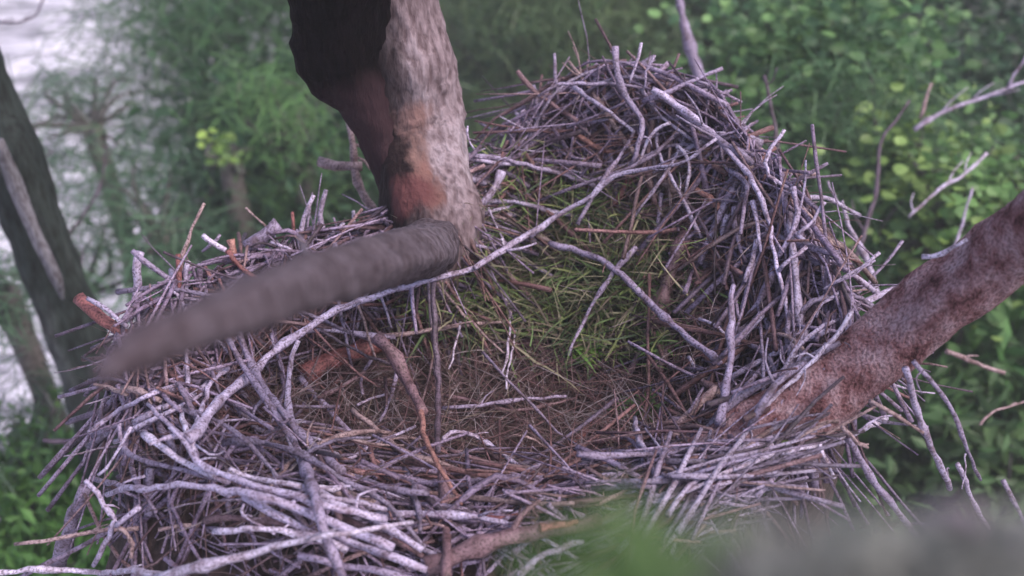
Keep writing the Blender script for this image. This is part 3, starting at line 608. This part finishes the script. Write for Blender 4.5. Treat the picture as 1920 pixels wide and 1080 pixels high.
PT += [(tuple(at(782, 225, 2.42)+.08), .05, (.22, .125, .12)), (tuple(at(790, 275, 2.42)+.08), .055, (.22, .125, .115)), (tuple(at(800, 325, 2.43)+.08), .052, (.21, .105, .095)), (tuple(at(806, 370, 2.45)+.08), .05, (.17, .085, .08)), (tuple(at(765, 370, 2.45)+.08), .06, (.12, .045, .048))]
PINKBARK2 = mat_bark('trunk_bark_painted_shade_and_wound', [(.3, (.13, .09, .10)), (.5, (.27, .2, .225)), (.7, (.36, .29, .33))], 9, patches=PT)
root = empty('nest_tree', (float(tb[0]), float(tb[1]), GZ)); tag(root, 'big nest tree with pale pinkish trunk at the back and red barked limbs', 'tree')
tp = [np.array([tb[0]+.1, tb[1]+.1, GZ]), np.array([tb[0]+.05, tb[1]+.06, -4]), np.array([tb[0]+.02, tb[1]+.03, -1]), tb, at(764, 215, 2.54), tt, tt+dirn*.5+np.array([0, .05, 0]), tt+dirn*1.3+np.array([-.1, .15, 0])]
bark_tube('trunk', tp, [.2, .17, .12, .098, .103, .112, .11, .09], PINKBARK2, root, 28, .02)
BLACK = mat_bark('painted_shade_bark', [(.3, (.0025, .0018, .002)), (.6, (.007, .004, .006)), (.8, (.02, .013, .017))], 8, patches=[(tuple(at(a_, b_, c_)+.08), .16, (.045, .024, .03)) for a_, b_, c_ in ((720, 250, 2.43), (740, 320, 2.5), (760, 400, 2.6))]); BLACK.node_tree.nodes['Principled BSDF'].inputs['Specular IOR Level'].default_value = .04  # near-black colour paints the shade on the trunk's dark side
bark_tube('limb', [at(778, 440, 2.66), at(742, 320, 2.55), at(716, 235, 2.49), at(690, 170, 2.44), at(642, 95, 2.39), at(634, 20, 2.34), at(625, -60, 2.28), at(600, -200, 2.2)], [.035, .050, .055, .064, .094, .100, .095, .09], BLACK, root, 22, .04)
bark_tube('limb', [np.array([tb[0]+.05, tb[1]+.02, -.75]), np.array([.05, -.15, -.6]), on(1000, 1040, -.38), on(1150, 975, -.13), on(1330, 870, .02), on(1500, 768, .07), on(1640, 662, .15), on(1780, 552, .28), on(1930, 438, .44), on(2150, 270, .75)],
          [.10, .09, .07, .050, .060, .060, .059, .058, .056], REDBARK, root, 24, .03)
def surf(px, py, lift, d=2.4): t = hit(px, py); return at(px, py, (t if t else d)-lift)
bark_tube('limb', [tb+np.array([-.02, .07, .0]), at(800, 468, 2.2), at(660, 508, 1.45), at(510, 556, 1.02), at(380, 604, .84), at(275, 650, .76), at(215, 687, .74), at(180, 715, .73)], [.065, .048, .031, .022, .0165, .0145, .009, .003], SMEARBARK, root, 24, .07)  # added limb standing in for a water-drop smear on the lens
m = MB()
for a_, b_, r_ in ((at(600, 525, 1.27), at(560, 440, 1.35), .005), (at(470, 570, .96), at(415, 525, 1.0), .003), (at(340, 622, .81), at(300, 700, .85), .003)):
    tube(m, [a_, (a_+b_)/2+rng.normal(0, .01, 3), b_], r_, r_*.4, (.15, .12, .15), 7, .02); m.build('added_shoot', WOOD, root); m = MB()  # shoots added to the smear limb
# ---------------------------------------------------------------- left trunk, poles, near twigs
def vertical(px, py, t, up, down):
    p = at(px, py, t); return p
lt = empty('bare_tree', tuple(at(190, 900, 4.3)*np.array([1, 1, 0])+np.array([0, 0, GZ]))); tag(lt, 'dark mossy trunk standing left of the nest over the water', 'tree')
b0 = at(235, 980, 4.6); b1 = at(-40, 150, 3.5)
bark_tube('trunk', [np.array([b0[0]+.1, b0[1], GZ]), b0+np.array([.03, 0, -2]), b0, at(165, 700, 4.1), at(95, 500, 3.85), at(22, 300, 3.6), b1, b1+(b1-b0)*.5], [.2, .15, .105, .092, .088, .088, .085, .08], DARKBARK, lt, 22, .035, .12)
bark_tube('highlight_strip', [at(-5, 265, 3.38), at(30, 350, 3.5), at(68, 440, 3.6), at(105, 520, 3.72), at(118, 560, 3.8)], [.016, .022, .02, .018, .006], mat_bark('pale_highlight_strip', [(.3, (.14, .13, .14)), (.7, (.33, .3, .34))], 12), lt, 10, .06)  # highlight along the trunk edge built as a pale strip

# ---------------------------------------------------------------- foliage
def frames(n):
    d = rng.normal(0, 1, (n, 3)); d /= np.linalg.norm(d, axis=1)[:, None]
    e = rng.normal(0, 1, (n, 3)); e -= (e*d).sum(1)[:, None]*d; e /= np.linalg.norm(e, axis=1)[:, None]
    return d, e, np.cross(d, e)
def leafmesh(kind, C, size, cols):
    """many small leaves, each its own bent faces"""
    n = len(C); d, e, f = frames(n)
    if kind == 'round':
        d[:, 2] *= .5; e[:, 2] *= .6
        prof = [(0, 0, 0), (.3, .42, .08), (.75, .45, .05), (1, 0, -.05), (.75, -.45, .05), (.3, -.42, .08), (.5, 0, -.04)]
        faces = [(0, 1, 6), (1, 2, 6), (2, 3, 6), (3, 4, 6), (4, 5, 6), (5, 0, 6)]
    elif kind == 'oval':
        prof = [(0, 0, 0), (.4, .22, .04), (1, 0, -.08), (.4, -.22, .04)]; faces = [(0, 1, 2), (0, 2, 3)]
    else:
        d[:, 2] = d[:, 2]*.5-.45; d /= np.linalg.norm(d, axis=1)[:, None]
        prof = [(0, .012, 0), (.5, .014, .03), (1, 0, -.08), (.5, -.014, .03), (0, -.012, 0)]; faces = [(0, 1, 3, 4), (1, 2, 3)]
    sz = size*rng.uniform(.6, 1.3, n); k = len(prof)
    V = np.empty((n, k, 3))
    for i, (a, b, c) in enumerate(prof): V[:, i] = C+(d*a+e*b+f*c)*sz[:, None]
    off = (np.arange(n)*k)[:, None]
    F = []
    for q in faces: F += (off+np.array(q)[None]).tolist()
    return V.reshape(-1, 3), F, np.repeat(cols, k, axis=0)
def leaf_obj(name, kind, C, size, cols, mat, parent=None):
    V, F, c = leafmesh(kind, C, size, cols); m = MB(); m.v = [V]; m.f = F; m.c = [c]; m.n = len(V)
    return m.build(name, mat, parent, smooth=False)
def cloud(ctr, rad, nclump, per, cs, cols):
    """leaf clumps spread through the crown, most of them near its outside"""
    dd = rng.normal(0, 1, (nclump, 3)); dd /= np.linalg.norm(dd, axis=1)[:, None]
    rr = rng.uniform(.35, 1, nclump)**.5*(1+rng.normal(0, .12, nclump)); K = ctr+dd*rr[:, None]*rad
    out = []; cc = []
    for k in K:
        n = int(per*rng.uniform(.5, 1.5)); out.append(k+rng.normal(0, 1, (n, 3))*np.array([1, 1, .55])*cs*rng.uniform(.6, 1.4))
        base = np.array(cols[rng.integers(len(cols))])*rng.uniform(.75, 1.25); cc.append(base*rng.uniform(.7, 1.3, (n, 1)))
    cc = np.vstack(cc); g = cc.mean(1, keepdims=True); return np.vstack(out), (cc*.9+g*.1)*np.array([1.3, 1.5, 1.35]), K
def tree(label, px, py, t, rad, kind, size, nclump, per, cols, cs=.22, group=None, name='leafy_tree', cat='tree'):
    c = at(px, py, t); rt = empty(name, (float(c[0]), float(c[1]), GZ)); tag(rt, label, cat, group)
    P, cc, K = cloud(c, np.array(rad), nclump, per, cs, cols)
    leaf_obj('crown', kind, P, size, cc, LEAF, rt)
    m = MB(); tube(m, [np.array([c[0], c[1], GZ]), np.array([c[0]+.1, c[1], (GZ+c[2])/2]), c-np.array([0, 0, rad[2]*.4])], .11, .05, (.14, .12, .11), 8, .4); m.build('trunk', WOOD, rt)
    m = MB()
    for k in K[::max(1, len(K)//26)]:
        a = c-np.array([0, 0, rad[2]*.5]); tube(m, [a, a*.4+k*.6+rng.normal(0, .05, 3), k], .018, .004, (.09, .085, .08), 5, .2)
    m.build('branches', WOOD, rt)
DG = [(.025, .05, .022), (.035, .07, .03), (.02, .04, .02)]
MG = [(.05, .10, .035), (.07, .13, .045), (.035, .07, .03)]
OL = [(.07, .10, .04), (.05, .08, .035), (.10, .13, .05)]
LG = [(.10, .17, .055), (.13, .21, .07), (.07, .14, .045), (.05, .10, .04)]
YG = [(.30, .36, .07), (.2, .28, .06), (.12, .18, .05)]
BB = [(.06, .11, .06), (.05, .09, .055), (.08, .13, .075)]
T = tree
# right side
T('bush of round yellow green leaves behind the right of the nest', 1520, 205, 5.2, (.42, .4, .55), 'round', .062, 80, 42, LG, .13, name='round_leaved_bush', cat='bush')
T('small bush with yellow tipped leaves at the right under the bare branch', 1770, 400, 4.6, (.34, .3, .36), 'round', .055, 44, 34, [(.09, .15, .045), (.06, .11, .035), (.15, .20, .05)], .11, name='small_bush', cat='bush')
T('very dark leafy tree filling the upper right corner', 1840, 130, 7.5, (1.3, .9, 1.2), 'round', .07, 110, 100, [(.02, .045, .022), (.03, .065, .03), (.045, .09, .04)], .22)
T('dark bush at the right edge above the red limb', 1900, 350, 6.5, (.8, .7, .8), 'round', .06, 80, 90, [(.02, .05, .022), (.04, .08, .035)], .2, name='dark_bush', cat='bush')
T('grey green needled shrub blurred behind the right rim', 1580, 360, 4.9, (.33, .3, .5), 'needle', .16, 60, 110, [(.06, .11, .05), (.08, .13, .06)], .13, name='needled_shrub', cat='bush')
T('dark green tree at the top behind the grey pole', 1360, 60, 7.5, (1.2, .9, 1.1), 'round', .065, 110, 100, [(.04, .08, .035), (.03, .06, .028), (.07, .12, .05)], .22)
T('low dark bush behind the outer right rim', 1520, 420, 6.0, (.9, .7, .8), 'round', .055, 80, 90, [(.04, .08, .03), (.03, .06, .025)], .2, name='dark_bush', cat='bush')
T('green bush low at the right edge under the red limb', 1860, 720, 5.2, (.8, .6, .7), 'oval', .11, 80, 70, [(.05, .11, .03), (.07, .15, .035), (.04, .08, .025)], .18, name='green_bush', cat='bush')
T('brighter green bush below the hanging grey sticks', 1700, 860, 5.6, (.7, .6, .6), 'round', .09, 70, 60, [(.06, .14, .03), (.045, .10, .025)], .17, name='green_bush', cat='bush')
T('olive green bush in the lower right corner', 1880, 1000, 4.8, (.7, .6, .5), 'oval', .10, 60, 70, [(.07, .11, .035), (.05, .08, .03)], .18, name='green_bush', cat='bush')
# top middle
T('olive green blurred tree between the trunk and the back rim', 960, 120, 7.0, (.85, .8, 1.0), 'needle', .2, 110, 120, OL, .2)
T('dim green tree standing far behind the back rim', 1150, 60, 8.5, (1.1, .9, 1.1), 'oval', .12, 90, 80, [(.07, .10, .05), (.06, .09, .05)], .22)
# left middle
T('large deep green tree left of the pale trunk', 480, 130, 7.2, (.62, .9, 1.05), 'needle', .22, 130, 140, [(.035, .08, .03), (.045, .10, .035), (.03, .065, .03)], .2)
T('light green leafy bush just left of the pale trunk', 555, 250, 5.6, (.24, .3, .42), 'needle', .13, 34, 60, [(.08, .16, .05), (.11, .2, .055), (.05, .10, .035)], .11, name='light_green_bush', cat='bush')
T('dark green tree below the large tree behind the left rim', 575, 390, 6.4, (.6, .7, .75), 'oval', .10, 100, 100, [(.025, .055, .028), (.03, .07, .03)], .18)
T('small sprig of yellow leaves in the deep green tree', 425, 285, 5.4, (.07, .07, .07), 'round', .045, 9, 9, YG, .04, name='yellow_leaf_sprig', cat='sprig')
# left, over the water
T('feathery grey green tree drooping over the water at the left', 170, 225, 6.0, (.42, .5, .10), 'needle', .24, 13, 60, BB, .13, name='feathery_tree')
T('feathery blue green tree beside the upright left sticks', 290, 400, 5.4, (.30, .4, .24), 'needle', .22, 15, 70, BB, .12, name='feathery_tree')
T('sparse feathery branch tips at the middle left', 130, 500, 5.6, (.42, .4, .36), 'needle', .22, 16, 45, BB, .11, name='feathery_tree')
T('dark blurred feathery clump beside the foot of the dark trunk', 60, 780, 4.6, (.12, .2, .2), 'needle', .18, 8, 60, [(.07, .10, .07), (.06, .085, .06)], .1, name='feathery_tree')
T('bright moss green bush in the lower left corner', 60, 1010, 4.4, (.34, .4, .17), 'oval', .07, 60, 90, [(.08, .16, .035), (.06, .12, .03), (.10, .19, .04)], .11, name='moss_green_bush', cat='bush')
T('low green bush under the lower left of the nest', 290, 1040, 4.6, (.35, .4, .2), 'oval', .06, 50, 80, [(.06, .11, .045), (.045, .08, .04)], .11, name='green_bush', cat='bush')
T('grey green spray of needles at the left edge', 0, 520, 4.4, (.08, .15, .15), 'needle', .18, 7, 45, BB, .08, name='feathery_tree')


# ---------------------------------------------------------------- ground, water
def sheet(name, pts_fn, nx, ny, mat):
    V = [pts_fn(i/nx, j/ny) for j in range(ny+1) for i in range(nx+1)]
    F = [(j*(nx+1)+i, j*(nx+1)+i+1, (j+1)*(nx+1)+i+1, (j+1)*(nx+1)+i) for j in range(ny) for i in range(nx)]
    m = MB(); m.add(np.array(V), F, (.1, .1, .1)); return tag(m.build(name, mat), kind='structure')
def gfn(u, v):
    y = -60+220*v; x = -6+126*u; sh = -3.3-.5*math.sin(y*.4)-.3*math.sin(y*1.3)
    d = x-sh
    return (x, y, GZ+.05+.5*math.tanh(d*.5)+.15*math.sin(x*.8)*math.sin(y*.7))
sheet('ground', gfn, 150, 150, GROUND)
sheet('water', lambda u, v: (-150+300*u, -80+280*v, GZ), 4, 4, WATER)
n = 26000
X = rng.uniform(-3.2, 12, n); Y = rng.uniform(-1, 26, n); C = np.stack([X, Y, GZ+.4+np.abs(rng.normal(0, .35, n))], 1)
cc = np.array(MG+DG)[rng.integers(0, 6, n)]*rng.uniform(.6, 1.4, (n, 1))
tag(leaf_obj('undergrowth', 'oval', C, .3, cc, LEAF), 'low dark green undergrowth covering the ground below the nest', 'undergrowth', kind='stuff')

nb_ = empty('added_near_branch', tuple(at(1985, 1010, .52))); tag(nb_, 'grey branch with a green leafy tip added close to the lens as a blurred veil', 'branch')  # added branch and leaves blur into a grey-green veil at the bottom
m = MB(); q, rr = tube(m, [at(2500, 900, .7), at(1985, 1010, .52), at(1700, 1050, .42), at(1450, 1080, .40), at(1230, 1095, .38)], .014, .004, np.array([.24, .2, .24]), 12, .02, .002, .08, 3); m.build('stem', WOOD, nb_)
n = 110; C = at(1180, 1078, .36)+rng.normal(0, 1, (n, 3))*np.array([.013, .010, .006])
leaf_obj('leaves', 'round', C, .011, np.array([(.11, .19, .06)])*rng.uniform(.6, 1.2, (n, 1)), LEAF, nb_)
n = 420; u = rng.uniform(0, 1, (n, 1)); C = at(1380, 1075, .38)*(1-u)+at(1960, 1045, .40)*u+rng.normal(0, 1, (n, 3))*np.array([.01, .007, .006])
leaf_obj('leaves', 'round', C, .010, np.array([(.20, .20, .19)])*rng.uniform(.6, 1.3, (n, 1)), LEAF, nb_)
# ---------------------------------------------------------------- air
m = MB(); x0, x1, y0, y1, z0, z1 = -160, 160, -90, 210, GZ-1.5, 2.6
m.add(np.array([(x, y, z) for z in (z0, z1) for y in (y0, y1) for x in (x0, x1)]), [(0, 2, 3, 1), (4, 5, 7, 6), (0, 1, 5, 4), (2, 6, 7, 3), (0, 4, 6, 2), (1, 3, 7, 5)], (1, 1, 1))
hm = bpy.data.materials.new('lens_veil_haze'); hm.use_nodes = True; t = hm.node_tree; t.nodes.remove(t.nodes['Principled BSDF'])
pv = t.nodes.new('ShaderNodeVolumePrincipled'); pv.inputs['Density'].default_value = .010; pv.inputs['Color'].default_value = (.9, .88, .93, 1)  # haze volume added to give the milky look of a wet lens
t.links.new(pv.outputs[0], t.nodes['Material Output'].inputs['Volume'])
tag(m.build('haze', hm, smooth=False), 'thin haze added for the milky veil of a wet lens', 'haze', kind='stuff')
